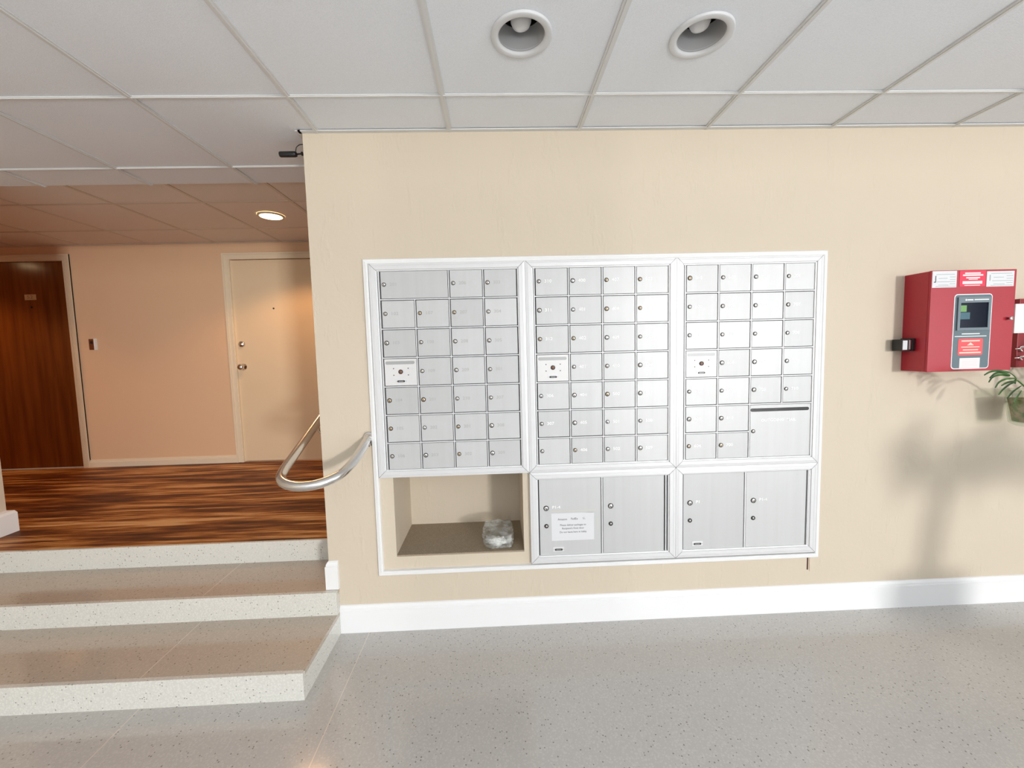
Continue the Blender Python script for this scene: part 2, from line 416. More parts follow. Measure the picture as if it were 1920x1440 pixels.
# recessed cans (switched off)
for k, (cx, cy) in enumerate(cans):
    t = thing('recessed_light', ['unlit round recessed ceiling light, the left of the two', 'unlit round recessed ceiling light, the right of the two'][k], 'ceiling light', (cx, cy, H), 'recessed lobby lights')
    bm = new_bm(); ring_open(bm, [(.101, .0055), (.101, -.0015), (.098, -.0035), (.084, -.0025), (.077, .000), (.076, .012)], (cx, cy, H)); part('trim_ring', bm, mat('trim_paint', (.66, .67, .68), .4), t)
    bm = new_bm(); ring_open(bm, [(.0762, .006), (.0755, .05), (.071, .078)], (cx, cy, H)); part('reflector', bm, mat('grey_reflector', (.50, .50, .50), .45, .2), t)
    bm = new_bm(); ring_open(bm, [(.0735, .0775), (.0735, .13)], (cx, cy, H)); lathe(bm, [(.0735, .13), (.0735, .132)], (cx, cy, H)); part('housing_top', bm, M_black, t)
    bm = new_bm(); lathe(bm, [(0, .030), (.015, .032), (.028, .040), (.034, .053), (.035, .070), (.028, .098), (.018, .130)], (cx, cy+.01, H)); part('bulb', bm, mat('frosted_bulb', (.80, .80, .80), .3), t)

# lit corridor downlights
M_glow = mat('lit_lens', (1, .9, .7), .5, emit=(1, .72, .38), es=14)
for k, (cx, cy) in enumerate([(-.737, 1.325), (-4.27, 1.325)]):
    t = thing('corridor_downlight', ['glowing warm round downlight in the corridor ceiling', 'warm round downlight further left in the corridor, seen only as a glow'][k], 'ceiling light', (cx, cy, H2), 'corridor downlights')
    bm = new_bm(); lathe(bm, [(.080, -.006), (.080, -.001)], (cx, cy, H2)); part('lens', bm, M_glow, t)
    bm = new_bm(); ring_open(bm, [(.079, .002), (.080, -.008), (.092, -.007), (.096, .002)], (cx, cy, H2)); part('trim_ring', bm, M_bar2, t)
    l = bpy.data.lights.new('downlight', 'SPOT'); l.energy = 39; l.color = (1, .53, .235); l.spot_size = 2.35; l.spot_blend = .35; l.shadow_soft_size = .07
    o = bpy.data.objects.new('downlight_lamp', l); C.objects.link(o); o.location = (cx, cy, H2-.03)

# ------------------------------------------------------------------ corridor doors
def leaf(name, lab, d, m_, knob_side):
    x0, x1, zt = d
    t = thing(name, lab, 'door', (x0, D, ZC))
    t['kind'] = 'structure'
    bm = new_bm(); box(bm, x0+.004, x1-.004, D+.012, D+.052, ZC+.008, zt-.004); part('slab', bm, m_, t)
    # casing: flat board with a raised outer bead
    bm = new_bm()
    for o_, i_, th in ((.060, .0, .010), (.060, .044, .018), (.018, .004, .014)):
        for (a, b_) in ((x0-o_, x0-i_), (x1+i_, x1+o_)): box(bm, a, b_, D-th, D, ZC, zt+o_)
        box(bm, x0-i_, x1+i_, D-th, D, zt+i_, zt+o_)
    for (a, b_) in ((x0-.0, x0+.004), (x1-.004, x1)): box(bm, a, b_, D-.01, D+.07, ZC, zt)
    part('casing', bm, M_casing, t)
    return t
t = leaf('door_1', 'dark brown corridor door with a small number plate', D1, M_browndoor, 1)
bm = new_bm(); box(bm, -3.508, -3.402, D+.0095, D+.0125, 1.998, 2.050); npl = part('number_plate', bm, mat('cream_plate', (.66, .50, .33), .5), t)
bm = new_bm(); text_bm(bm, '52', -3.458, D+.009, 2.024, .046, 0, 'CENTER', 1.3); local(obj('number', bm, mat('dull_digits', (.34, .24, .13), .5), npl), t)
bm = new_bm(); lathe(bm, [(.009, 0), (.009, .006), (.005, .008)], (-3.455, D+.0115, 1.93), 'Y', 16, sgn=-1); part('peephole', bm, M_dark, t)
bm = new_bm(); lathe(bm, [(.030, 0), (.030, .006), (.012, .010), (.012, .035), (.028, .045), (.030, .062), (.018, .072), (0, .073)], (-3.94, D+.012, 1.30), 'Y', 24, sgn=-1); part('knob', bm, M_brass, t)
t = leaf('door_2', 'cream corridor door with knob and deadbolt, partly behind the mail wall', D2, M_doorpaint, -1)
bm = new_bm(); lathe(bm, [(.031, 0), (.031, .006), (.013, .010), (.013, .034), (.027, .042), (.030, .058), (.020, .070), (0, .071)], (-1.500, D+.012, 1.303), 'Y', 28, sgn=-1); part('knob', bm, M_chrome, t)
bm = new_bm(); lathe(bm, [(.031, 0), (.031, .010), (.025, .020), (.012, .021), (.010, .024), (0, .024)], (-1.502, D+.012, 1.525), 'Y', 28, sgn=-1); part('deadbolt', bm, M_chrome, t)
bm = new_bm(); lathe(bm, [(.008, 0), (.008, .004), (.004, .005)], (-1.172, D+.0115, 1.866), 'Y', 14, sgn=-1); part('peephole', bm, M_dark, t)

t = thing('light_switch', 'small brown switch plate on the corridor far wall', 'switch', (-2.905, D, 1.56))
bm = new_bm(); box(bm, -2.939, -2.874, D-.010, D, 1.507, 1.612); part('cover_plate', bm, M_plate, t, .003)
bm = new_bm(); box(bm, -2.885, -2.869, D-.017, D-.0, 1.505, 1.614); part('plate_edge', bm, M_white, t)
bm = new_bm(); box(bm, -2.916, -2.902, D-.020, D-.009, 1.565, 1.590); part('toggle', bm, M_dark, t)

# ------------------------------------------------------------------ handrail
t = thing('handrail', 'brushed metal handrail looping round the wall corner above the steps', 'handrail', (.2, 0, 1.0))
zr = lambda y: .999 + .41*y
path2 = [(.050, 1.10), (.050, .55), (.050, .171), (.050, .004), (.050, -.136), (.052, -.225), (.067, -.275), (.111, -.308), (.172, -.321), (.243, -.308), (.309, -.258), (.341, -.166), (.353, -.060), (.356, -.001)]
pts = smooth_path([(x, y, zr(y)) for x, y in path2[1:]], 8)
pts = [Vector((.050, 1.0, zr(.56)+.02))] + pts if False else pts
bm = new_bm(); tube(bm, pts, .0205, 20); part('rail', bm, M_steel, t)
bm = new_bm(); br = smooth_path([(.050, .14, zr(.14)-.018), (.056, .14, zr(.14)-.050), (.085, .14, zr(.14)-.062), (.122, .14, zr(.14)-.064)], 6)
tube(bm, br, .006, 10); lathe(bm, [(.030, 0), (.028, .006), (.010, .008)], (.124, .14, zr(.14)-.064), 'X', 20, sgn=-1); part('bracket', bm, M_brass, t)
bm = new_bm(); lathe(bm, [(.027, 0), (.027, .006), (.022, .010)], (.356, -.0005, .9985), 'Y', 24, sgn=-1); part('flange', bm, M_steel, t)
bm = new_bm(); tube(bm, [(.372, -.052, .962), (.366, -.038, .986)], .0022, 6); tube(bm, [(.380, -.046, .965), (.374, -.034, .988)], .0022, 6); part('set_screws', bm, M_dark, t)

# ------------------------------------------------------------------ white moulding around the mailboxes
bm = new_bm(); rect_frame(bm, .3715, 2.632, .2925, 1.8535, 0, [(0, 0), (0, .010), (.004, .015), (.012, .016), (.014, .021), (.022, .022), (.026, .018), (.027, 0)])
struct('trim_1', bm, M_white, 'white picture moulding framing the bank of mailboxes and the niche', 'trim')

# ------------------------------------------------------------------ mailboxes
COLW = .1643
ROWS = [1.799, 1.661, 1.522, 1.383, 1.243, 1.104, .966, .829]
FP = [(0, 0), (0, .019), (.012, .0205), (.0125, .0195), (.013, .0205), (.030, .0205), (.032, .016), (.037, .015), (.038, .006)]
def frame_unit(root, x0, x1, z0, z1, dx0, dx1, dz0, dz1):
    bm = new_bm()
    rect_frame(bm, x0, x1, z0, z1, 0, FP, 0, 1)
    part('frame', bm, [M_frame, M_seam], root)
    bm = new_bm(); rect_frame(bm, dx0-.0050, dx1+.0050, dz0-.0050, dz1+.0050, 0, [(0, .004), (0, .014), (.0052, .014), (.0052, .004)])
    part('door_surround', bm, M_frame, root)
    bm = new_bm(); box(bm, x0+.034, x1-.034, -.0042, .0, z0+.030, z1-.030); part('backing_plate', bm, M_seam, root)
def divider(bm, x0, x1, z0, z1): box(bm, x0, x1, -.0125, -.004, z0, z1)
def lockset(root, door, x, z, y, m_core, r=.0100, ang=0):
    bm = new_bm()
    lathe(bm, [(r, -.0005), (r, .0022), (r*.82, .0034), (r*.80, .0026)], (x, y, z), 'Y', 20, 0, sgn=-1)
    lathe(bm, [(r*.74, .002), (r*.74, .0036), (r*.60, .0044), (0, .0046)], (x, y, z), 'Y', 20, 1, sgn=-1)
    # key slot
    ca, sa = math.cos(ang), math.sin(ang)
    q = []
    for u, w_ in ((-r*.11, -r*.62), (r*.11, -r*.62), (r*.11, r*.12), (-r*.11, r*.12)): q.append(bm.verts.new((x+u*ca-w_*sa, y-.0049, z+u*sa+w_*ca)))
    bm.faces.new(q).material_index = 2
    return local(obj('lock', bm, [M_dark, m_core, M_black], door), root)
def mail_door(root, x0, x1, z0, z1, num, mnum, bright=0, lockz=None, mdoor=None):
    g = .0060
    bm = new_bm(); box(bm, x0+g, x1-g+.0008, -.0098, -.0043, z0+g-.0008, z1-g+.0008)
    d = part('door', bm, mdoor or M_door, root, .0008)
    zc = (z0+z1)/2 if lockz is None else lockz
    lockset(root, d, x0+.0215, zc+.003, -.0098, random.choice([M_lock, M_lock, M_chrome, M_brass]), random.choice([.0096, .0098, .0102, .0112]), random.uniform(-.25, .45))
    if num:
        bm = new_bm(); text_bm(bm, num, x0+.0475, -.0101, zc+.003, .0215, 0, 'LEFT', 1.12, .0001, 1.0, .0003)
        local(obj('number', bm, mnum, d), root)
    return d
def master_panel(root, x0, x1, z0, z1):
    g = .0052
    bm = new_bm(); box(bm, x0+g, x1-g, -.0106, -.0043, z0+g, z1-g); d = part('master_lock_panel', bm, mat('pale_panel', (.74, .74, .735), .45, .1), root, .0008)
    w_ = x1-x0; cx = x0+w_*.50; 
    bm = new_bm(); pill(bm, x0+.010, x1-.014, z1-.024, .0078, -.0109); local(obj('slot_cover', bm, M_greyslot, d), root)
    for sx_, sz_ in ((-.034, .0), (.036, .0), (-.034, -.032), (.036, -.032)):
        bm = new_bm(); lathe(bm, [(.0026, 0), (.0022, .001)], (cx+sx_, -.0106, z1-.052+sz_), 'Y', 10, sgn=-1); local(obj('screw', bm, M_dark, d), root)
    bm = new_bm(); lathe(bm, [(.0108, -.0003), (.0108, .003), (.0080, .0034)], (cx, -.0106, z1-.068), 'Y', 20, 0, sgn=-1); lathe(bm, [(.0070, .003), (.0066, .005), (0, .0052)], (cx, -.0106, z1-.068), 'Y', 20, 1, sgn=-1)
    box(bm, cx-.004, cx+.004, -.0164, -.0157, z1-.069, z1-.067, 2)
    local(obj('master_lock', bm, [M_dark, mat('copper_core', (.42, .22, .15), .35, .7), M_black], d), root)
    nameplate(root, d, cx, z1-.112, -.0106, .026, .0075)
def pill(bm, x0, x1, z, r, y, mi=0, n=10):
    vs = []
    for i in range(n+1):
        a = PI/2 + PI*i/n; vs.append(bm.verts.new((x0+r+r*math.cos(a), y, z+r*math.sin(a))))
    for i in range(n+1):
        a = -PI/2 + PI*i/n; vs.append(bm.verts.new((x1-r+r*math.cos(a), y, z+r*math.sin(a))))
    f = bm.faces.new(vs); f.material_index = mi
    r_ = bmesh.ops.extrude_face_region(bm, geom=[f]); bmesh.ops.translate(bm, verts=[v for v in r_['geom'] if isinstance(v, bmesh.types.BMVert)], vec=(0, .0004, 0))
def nameplate(root, d, cx, cz, y, hw, hh):
    bm = new_bm(); box(bm, cx-hw, cx+hw, y-.0012, y, cz-hh-.003, cz+hh+.004, 0)
    pill(bm, cx-hw*.72, cx+hw*.72, cz-.002, hh*.62, y-.0018, 1)
    box(bm, cx-hw*.45, cx+hw*.45, y-.0024, y-.0017, cz-.0035, cz-.0010, 2)
    for s in (-1, 1): lathe(bm, [(.0012, 0), (.001, .0006)], (cx+s*hw*.90, y-.0012, cz-.002), 'Y', 8, 1, sgn=-1)
    local(obj('maker_plate', bm, [M_frame, M_dark, M_greyslot], d), root)

def bank(label, x0, x1, dx, layout, mnums, extra=None):
    root = thing('mailbox_cabinet', label, 'mailboxes', (x0, 0, .796), 'wall mounted mailbox cabinets')
    cols = [dx + i*COLW for i in range(5)]
    frame_unit(root, x0, x1, .796, 1.832, cols[0], cols[4], ROWS[7], ROWS[0])
    bm = new_bm()
    skip_v, skip_h = layout.get('skip_v', ()), layout.get('skip_h', ())
    for r in range(7):
        for c in range(1, 4):
            if (r, c) in skip_v: continue
            divider(bm, cols[c]-.0022, cols[c]+.0022, ROWS[r+1], ROWS[r])
    for r in range(1, 7):
        for c in range(4):
            if (r, c) in skip_h: continue
            box(bm, cols[c], cols[c+1], -.0140, -.004, ROWS[r]-.0024, ROWS[r]+.0024)
    part('divider_grid', bm, M_frame, root)
    for (r, c), spec in layout['cells'].items():
        cs, rs_ = spec[1] if len(spec) > 1 else (1, 1)
        a = (cols[c], cols[c+cs], ROWS[r+rs_], ROWS[r])
        if spec[0] == 'M': master_panel(root, *a)
        elif spec[0] == 'OUT':
            d = mail_door(root, *a, None, None, lockz=.963)
            bm = new_bm(); pill(bm, cols[c]+.006, cols[c+2]-.022, 1.0735, .0085, -.0102); local(obj('mail_slot', bm, M_black, d), root)
            bm = new_bm(); text_bm(bm, 'OUTGOING  MAIL', (cols[c]+cols[c+2])/2-.014, -.0101, 1.020, .0195, 0, 'CENTER', 1.12, .0001, 1.0, .0003); local(obj('lettering', bm, M_num_w, d), root)
        else: mail_door(root, *a, spec[0], mnums(r, c))
    return root
G = lambda r, c: M_num_g
Wt = lambda r, c: M_num_w
c1 = {(0,0): ('201', (2,1)), (0,2): ('206',), (0,3): ('303',), (1,0): ('102',), (1,1): ('107',), (1,2): ('207',), (1,3): ('304',), (2,0): ('103',), (2,1): ('108',), (2,2): ('208',), (2,3): ('305',),
      (3,0): ('M',), (3,1): ('109',), (3,2): ('209',), (3,3): ('301',), (4,0): ('104',), (4,1): ('201',), (4,2): ('210',), (4,3): ('307',), (5,0): ('105',), (5,1): ('202',), (5,2): ('301',), (5,3): ('308',),
      (6,0): ('106',), (6,1): ('203',), (6,2): ('302',), (6,3): ('309',)}
bank('left mailbox cabinet above the open niche, faint grey numbers and one double-width door', .4005, 1.1405, .4465, {'cells': c1, 'skip_v': ((0,1),)}, G)
c2_ = {}
for r, row in enumerate([('310','400','407','503'), ('311','401','408','504'), ('312','402','409','505'), ('M','403','410','506'), ('306','404','500','507'), ('307','405','501','508'), ('','406','502','509')]):
    for c, s in enumerate(row): c2_[(r, c)] = (s,)
bank('middle mailbox cabinet with twenty-seven small numbered doors, between the other two', 1.1415, 1.8775, 1.1865, {'cells': c2_}, Wt)
c3 = {}
for r, row in enumerate([('510','605','701','706'), ('600','606','702','707'), ('601','607','703','708'), ('M','608','704','709'), ('602','609','705','710'), ('603','610'), ('604','700')]):
    for c, s in enumerate(row): c3[(r, c)] = (s,)
c3[(5,2)] = ('OUT', (2,2))
bank('right mailbox cabinet with a black slot marked outgoing mail', 1.8785, 2.6065, 1.9255, {'cells': c3, 'skip_v': ((5,3),(6,3)), 'skip_h': ((6,2),(6,3))}, Wt)

def parcel(label, x0, x1, dx0, dx1, plate_in, txt):
    root = thing('parcel_locker', label, 'parcel locker', (x0, 0, .326), 'two-door parcel lockers')
    frame_unit(root, x0, x1, .326, .795, dx0, dx1, .357, .762)
    xm = (dx0+dx1)/2
    bm = new_bm(); divider(bm, xm-.003, xm+.003, .357, .762); part('divider', bm, M_frame, root)
    for k, (a, b_) in enumerate(((dx0, xm), (xm, dx1))):
        g = .0062
        bm = new_bm(); box(bm, a+g, b_-g, -.0098, -.0043, .357+g, .762-g); d = part('door', bm, M_door, root, .0008)
        lx = a+.040 if k == 0 else a+.044
        lockset(root, d, lx, .608, -.0098, M_chrome, .0135, .3)
        bm = new_bm(); lathe(bm, [(.0108, 0), (.0105, .003), (.006, .0032)], (lx, -.0098, .516), 'Y', 20, 0, sgn=-1); lathe(bm, [(.0055, .003), (.005, .0045), (0, .0046)], (lx, -.0098, .516), 'Y', 16, 1, sgn=-1)
        local(obj('keyhole', bm, [M_black, M_lock], d), root)
        if txt[k]:
            bm = new_bm(); text_bm(bm, txt[k], lx+.030, -.0101, .611, .021, 0, 'LEFT', 1.1, .0001, 1, .0002); local(obj('number', bm, M_num_w, d), root)
        if k == 0: nameplate(root, d, lx+plate_in, .393, -.0098, .028, .008)
    return root
parcel('left parcel locker carrying a taped delivery notice, beside the niche', 1.1415, 1.8775, 1.1815, 1.8275, .060, ('P1-4', None))
parcel('right parcel locker with two bare brushed doors', 1.8785, 2.6065, 1.9150, 2.5640, .040, ('P1', 'P1-4'))

# the taped notice
t = thing('paper_notice', 'white paper notice taped to the left parcel locker door', 'notice', (1.357, -.011, .51))
bm = new_bm(); n_ = 8
a, b_ = (1.247, .4375), (1.463, .580)
vs = {}
for i in range(n_+1):
    for j in range(n_+1):
        u, v_ = i/n_, j/n_
        curl = .004*max(0, u-.75)*max(0, v_-.7)*16
        vs[i, j] = bm.verts.new((a[0]+u*(b_[0]-a[0]), -.0107-curl, a[1]+v_*(b_[1]-a[1])+.004*u*0))
for i in range(n_):
    for j in range(n_): bm.faces.new((vs[i,j], vs[i+1,j], vs[i+1,j+1], vs[i,j+1]))
r_ = bmesh.ops.extrude_face_region(bm, geom=bm.faces[:]); bmesh.ops.translate(bm, verts=[v for v in r_['geom'] if isinstance(v, bmesh.types.BMVert)], vec=(0, .0004, 0))
part('sheet', bm, M_paper, t)
bm = new_bm()
for s, x, z, sz in (('Amazon', 1.303, .548, .0150), ('FedEx', 1.363, .549, .0150), ('UPS', 1.418, .550, .0150), ('Please deliver packages to', 1.356, .5175, .0132), ("Recipient's front door", 1.356, .500, .0132), ('Do not leave here in lobby', 1.356, .481, .0132)):
    text_bm(bm, s, x, -.0109, z, sz, 0, 'CENTER', .95, .0001, 1.0, .0001)
part('printed_text', bm, M_ink, t)
M_tape = mat('yellowed_tape', (.62, .61, .56), .35)
bm = new_bm(); box(bm, 1.247, 1.474, -.0102, -.0099, .5875, .5945); box(bm, 1.4800, 1.4855, -.0102, -.0099, .49, .548); part('tape_residue', bm, M_tape, t)

# ------------------------------------------------------------------ plastic bag in the niche
M_bag = bpy.data.materials.new('clear_plastic'); M_bag.use_nodes = True
nt = M_bag.node_tree; pb = nt.nodes['Principled BSDF']; pb.inputs['Base Color'].default_value = (.85, .87, .86, 1); pb.inputs['Roughness'].default_value = .22
tr = nt.nodes.new('ShaderNodeBsdfTransparent'); tr.inputs[0].default_value = (.93, .93, .9, 1); mx = nt.nodes.new('ShaderNodeMixShader'); 
tc = nt.nodes.new('ShaderNodeTexCoord'); nz = nt.nodes.new('ShaderNodeTexNoise'); nz.inputs['Scale'].default_value = 22; nz.inputs['Detail'].default_value = 5
rp = nt.nodes.new('ShaderNodeValToRGB'); rp.color_ramp.elements[0].position = .35; rp.color_ramp.elements[0].color = (.10,)*3+(1,); rp.color_ramp.elements[1].position = .68; rp.color_ramp.elements[1].color = (.55,)*3+(1,)
nt.links.new(tc.outputs['Object'], nz.inputs[0]); nt.links.new(nz.outputs[0], rp.inputs[0]); nt.links.new(rp.outputs[0], mx.inputs[0])
nt.links.new(tr.outputs[0], mx.inputs[1]); nt.links.new(pb.outputs[0], mx.inputs[2]); nt.links.new(mx.outputs[0], nt.nodes['Material Output'].inputs[0])
bm = new_bm(); bmesh.ops.create_icosphere(bm, subdivisions=5, radius=1)
for v in bm.verts:
    p = v.co.copy(); s = max(abs(p.x), abs(p.y), abs(p.z)*1.0)
    q = p.lerp(p/s, .62)                              # boxy pouch
    d = noise.fractal(p*2.3+Vector((4,1,2)), 1, 2, 4)*.20 + abs(noise.noise(p*5.0))*.16
    q = q*(1+d*.55)
    # gathered knot toward the front
    k = max(0, -p.y-.45); q.x *= 1-.55*k; q.z *= 1-.25*k; q.y *= 1.0+.15*k
    v.co = Vector((.976+q.x*.080, .125+q.y*.112, max(NZ0+.0065, NZ0+.042+q.z*.036)))
for f in bm.faces: f.smooth = True
t = thing('plastic_bag', 'crumpled clear plastic bag left in the open niche', 'bag', (.976, .15, NZ0+.006))
part('pouch', bm, M_bag, t)
bm = new_bm(); bmesh.ops.create_icosphere(bm, subdivisions=4, radius=1)
for v in bm.verts:
    p = v.co.copy(); d = 1+.35*noise.noise(p*3)+.25*abs(noise.noise(p*7))
    v.co = Vector((.975+p.x*d*.038, .058+p.y*d*.018, NZ0+.034+p.z*d*.020))
for f in bm.faces: f.smooth = True
part('knotted_neck', bm, mat('bunched_plastic', (.86, .88, .87), .3), t)

# ------------------------------------------------------------------ red fire alarm cabinet
RX0, RX1, RZ0, RZ1, RY = 3.038, 3.450, 1.2505, 1.7235, -.127
t = thing('fire_alarm_cabinet', 'red fire alarm cabinet with a grey control panel and dark screen', 'alarm cabinet', (3.24, 0, RZ0))
bm = new_bm(); box(bm, RX0, RX1, RY+.012, 0, RZ0, RZ1); part('housing', bm, M_red, t, .002)
bm = new_bm(); box(bm, RX0-.001, RX1+.001, RY, RY+.0115, RZ0-.001, RZ1+.001); dr = part('door', bm, M_red, t, .002)
y = RY
def rrect(bm, x0, x1, z0, z1, r, y, th, mi=0, n=6):
    vs = []
    for cx, cz, a0 in ((x1-r, z1-r, 0), (x0+r, z1-r, PI/2), (x0+r, z0+r, PI), (x1-r, z0+r, 1.5*PI)):
        for i in range(n+1):
            a = a0+PI/2*i/n; vs.append((cx+r*math.cos(a), cz+r*math.sin(a)))
    A = [bm.verts.new((p[0], y, p[1])) for p in vs]; B = [bm.verts.new((p[0], y-th, p[1])) for p in vs]
    bm.faces.new(A).material_index = mi; bm.faces.new(B).material_index = mi
    for i in range(len(A)): bm.faces.new((A[i], A[(i+1) % len(A)], B[(i+1) % len(A)], B[i])).material_index = mi
PX0, PX1, PZ0, PZ1 = 3.152, 3.338, 1.2600, 1.6130
def sub(name, bm, m_, par=dr): return local(obj(name, bm, m_, par), t)
bm = new_bm(); rrect(bm, PX0, PX1, PZ0, PZ1, .016, y, .0012, 0); rrect(bm, PX0+.004, PX1-.004, PZ0+.004, PZ1-.004, .013, y-.0012, .0008, 1)
sub('control_panel', bm, [M_white, M_greypanel])
bm = new_bm()
SX0, SX1, SZ0, SZ1 = 3.166, 3.326, 1.443, 1.598
for a in ((SX0, SX1, SZ1-.026, SZ1), (SX0, SX1, SZ0, SZ0+.012), (SX0, SX0+.012, SZ0+.012, SZ1-.026), (SX1-.012, SX1, SZ0+.012, SZ1-.026)): box(bm, a[0], a[1], y-.008, y-.002, a[2], a[3])
sub('screen_bezel', bm, mat('bezel_grey', (.16, .21, .24), .4))
bm = new_bm(); box(bm, SX0+.012, SX1-.012, y-.0045, y-.002, SZ0+.012, SZ1-.026, 0)
box(bm, SX0+.014, SX0+.044, y-.0050, y-.0045, 1.530, 1.560, 1); box(bm, SX0+.016, SX0+.062, y-.0050, y-.0045, 1.495, 1.527, 2)
sub('screen', bm, [M_screen, mat('green_keypad', (.16, .36, .10), .4), mat('teal_keys', (.04, .13, .17), .4)])
bm = new_bm(); lathe(bm, [(.005, 0), (.004, .0006)], (SX0+.036, y-.008, SZ1-.013), 'Y', 12, sgn=-1)
for a in ((SX0+.042, SX0+.070, SZ1-.016, SZ1-.010), (SX0+.076, SX1-.014, SZ1-.015, SZ1-.010)): box(bm, a[0], a[1], y-.0086, y-.008, a[2], a[3])
for a in ((3.196, 3.284, 1.424, 1.4285), (3.162, 3.318, 1.413, 1.4165)): box(bm, a[0], a[1], y-.0026, y-.0019, a[2], a[3])
sub('panel_print', bm, M_white)
bm = new_bm(); rrect(bm, 3.180, 3.302, 1.325, 1.404, .008, y-.0018, .0010, 0)
for a in ((3.196, 3.286, 1.390, 1.396), (3.188, 3.294, 1.334, 1.341), (3.205, 3.280, 1.348, 1.353), (3.196, 3.286, 1.362, 1.366)): box(bm, a[0], a[1], y-.0032, y-.0027, a[2], a[3], 1)
f3 = [bm.verts.new(p) for p in ((3.224, y-.0031, 1.372), (3.258, y-.0031, 1.372), (3.241, y-.0031, 1.386))]; bm.faces.new(f3).material_index = 1
sub('red_sticker', bm, [M_pinksticker, mat('sticker_print', (.92, .62, .52), .5)])
bm = new_bm(); box(bm, 3.192, 3.292, y-.0026, y-.0018, 1.2645, 1.312, 0)
for z in (1.305, 1.297, 1.290, 1.283, 1.275): box(bm, 3.204, 3.280, y-.0029, y-.0025, z-.0010, z, 1)
sub('paper_label', bm, [mat('pinkish_label', (.86, .78, .78), .6), mat('label_print', (.68, .60, .60), .6)])
M_pr = mat('pale_print', (.36, .40, .40), .6)
for k, (a0, a1) in enumerate(((RX0+.002, 3.158), (3.304, 3.438))):
    bm = new_bm(); box(bm, a0, a1, y-.0010, y, 1.645, 1.7215 if k == 0 else 1.716, 0)
    for z, u0, u1 in ((1.706, .15, .92), (1.694, .72, .95), (1.688, .25, .62), (1.682, .72, .95), (1.672, .2, .95), (1.662, .72, .95), (1.657, .25, .66), (1.651, .15, .95)):
        box(bm, a0+(a1-a0)*u0, a0+(a1-a0)*u1, y-.0013, y-.0009, z-.0013, z+.0008, 1)
    box(bm, a0+.014, a0+.018, y-.0014, y-.0009, 1.672, 1.700, 2 if k == 0 else 1)
    if k == 0: box(bm, a0+.008, a0+.018, y-.0014, y-.0009, 1.669, 1.673, 2)
    sub('inspection_label', bm, [M_paper, M_pr, M_ink])
bm = new_bm(); box(bm, 3.172, 3.298, y-.0010, y, 1.648, 1.721, 0)
for z, u0, u1, h in ((1.709, .2, .8, .0030), (1.700, .12, .9, .0034), (1.688, .25, .78, .0030), (1.681, .35, .7, .0018), (1.666, .12, .88, .0065), (1.653, .2, .8, .0016)):
    box(bm, 3.172+.126*u0, 3.172+.126*u1, y-.0014, y-.0009, z-h, z+h, 1)
sub('warning_sticker', bm, [mat('crimson_sticker', (.78, .03, .08), .4), mat('sticker_white', (.95, .80, .78), .5)])
bm = new_bm(); lathe(bm, [(.0055, 0), (.0055, .010), (.009, .012), (.009, .016), (.006, .018), (0, .018)], (3.420, y, 1.494), 'Y', 20, sgn=-1); sub('key_lock', bm, M_chrome)
bm = new_bm()
box(bm, RX0-.062, RX0, -.062, -.012, 1.352, 1.408, 0); box(bm, RX0-.059, RX0-.036, -.0635, -.062, 1.357, 1.402, 1); box(bm, RX0-.030, RX0-.020, -.066, -.062, 1.358, 1.404, 2); box(bm, RX0-.018, RX0-.004, -.070, -.010, 1.350, 1.412, 0)
part('side_release_box', bm, [M_black, M_paper, M_chrome], t, .0015)

# second red cabinet, cut by the right edge of the frame
t = thing('alarm_panel', 'dark red alarm panel with white plate, right of the fire alarm cabinet', 'alarm panel', (3.75, 0, 1.25))
bm = new_bm(); box(bm, 3.572, 3.96, -.055, 0, 1.254, 1.592); part('housing', bm, mat('maroon_enamel', (.26, .008, .014), .35), t, .002)
bm = new_bm(); box(bm, 3.5445, 3.95, -.0605, -.0555, 1.424, 1.567); part('white_plate', bm, M_white, t, .001)
bm = new_bm(); box(bm, 3.552, 3.572, -.030, 0, 1.570, 1.594); part('side_shade_strip', bm, M_wall, t)  # plaster-coloured strip standing in for the shade beside the panel
bm = new_bm()
for z, s in ((1.345, 1.0), (1.300, .75)):
    pts = [(3.585+.012*s*math.cos(a)+.008, -.062-.004*math.sin(2*a), z+.013*s*math.sin(a)) for a in [i*PI/8 for i in range(14)]]
    tube(bm, [(3.552, -.066, z+.002), (3.572, -.066, z+.003)]+pts[2:], .0028, 8)
part('key_rings', bm, M_chrome, t)

# ------------------------------------------------------------------ wall planter with palm leaves
t = thing('wall_planter', 'clear glass planter of drooping green palm leaves, cut by the right edge', 'plant', (3.60, -.15, .96))
M_leaf = mat('palm_green', (.035, .10, .022), .38); v = coords(M_leaf); setcol(M_leaf, ramp(M_leaf, noise_tex(M_leaf, v, 14, 3), [(.35, (.02, .06, .016)), (.7, (.07, .19, .035))]))
bm = new_bm(); cx, cy, z0, z1, r0, r1 = 3.566, -.13, .975, 1.15, .070, .092
lathe(bm, [(0, 0), (r0*.75, 0), (r0, .012), (r0+.006, .05), (r1, z1-z0), (r1-.004, z1-z0), (r0+.0, .05), (r0-.006, .016), (0, .008)], (cx, cy, z0), 'Z', 40)
g = bpy.data.materials.new('planter_glass'); g.use_nodes = True; gn = g.node_tree
gt = gn.nodes.new('ShaderNodeBsdfTransparent'); gt.inputs[0].default_value = (.90, .93, .89, 1); gg = gn.nodes.new('ShaderNodeBsdfGlossy'); gg.inputs['Roughness'].default_value = .04
gf = gn.nodes.new('ShaderNodeFresnel'); gf.inputs[0].default_value = 1.5; gm = gn.nodes.new('ShaderNodeMixShader')
gm.inputs[0].default_value = .10; gn.links.new(gt.outputs[0], gm.inputs[1]); gn.links.new(gg.outputs[0], gm.inputs[2]); gn.links.new(gm.outputs[0], gn.nodes['Material Output'].inputs[0])
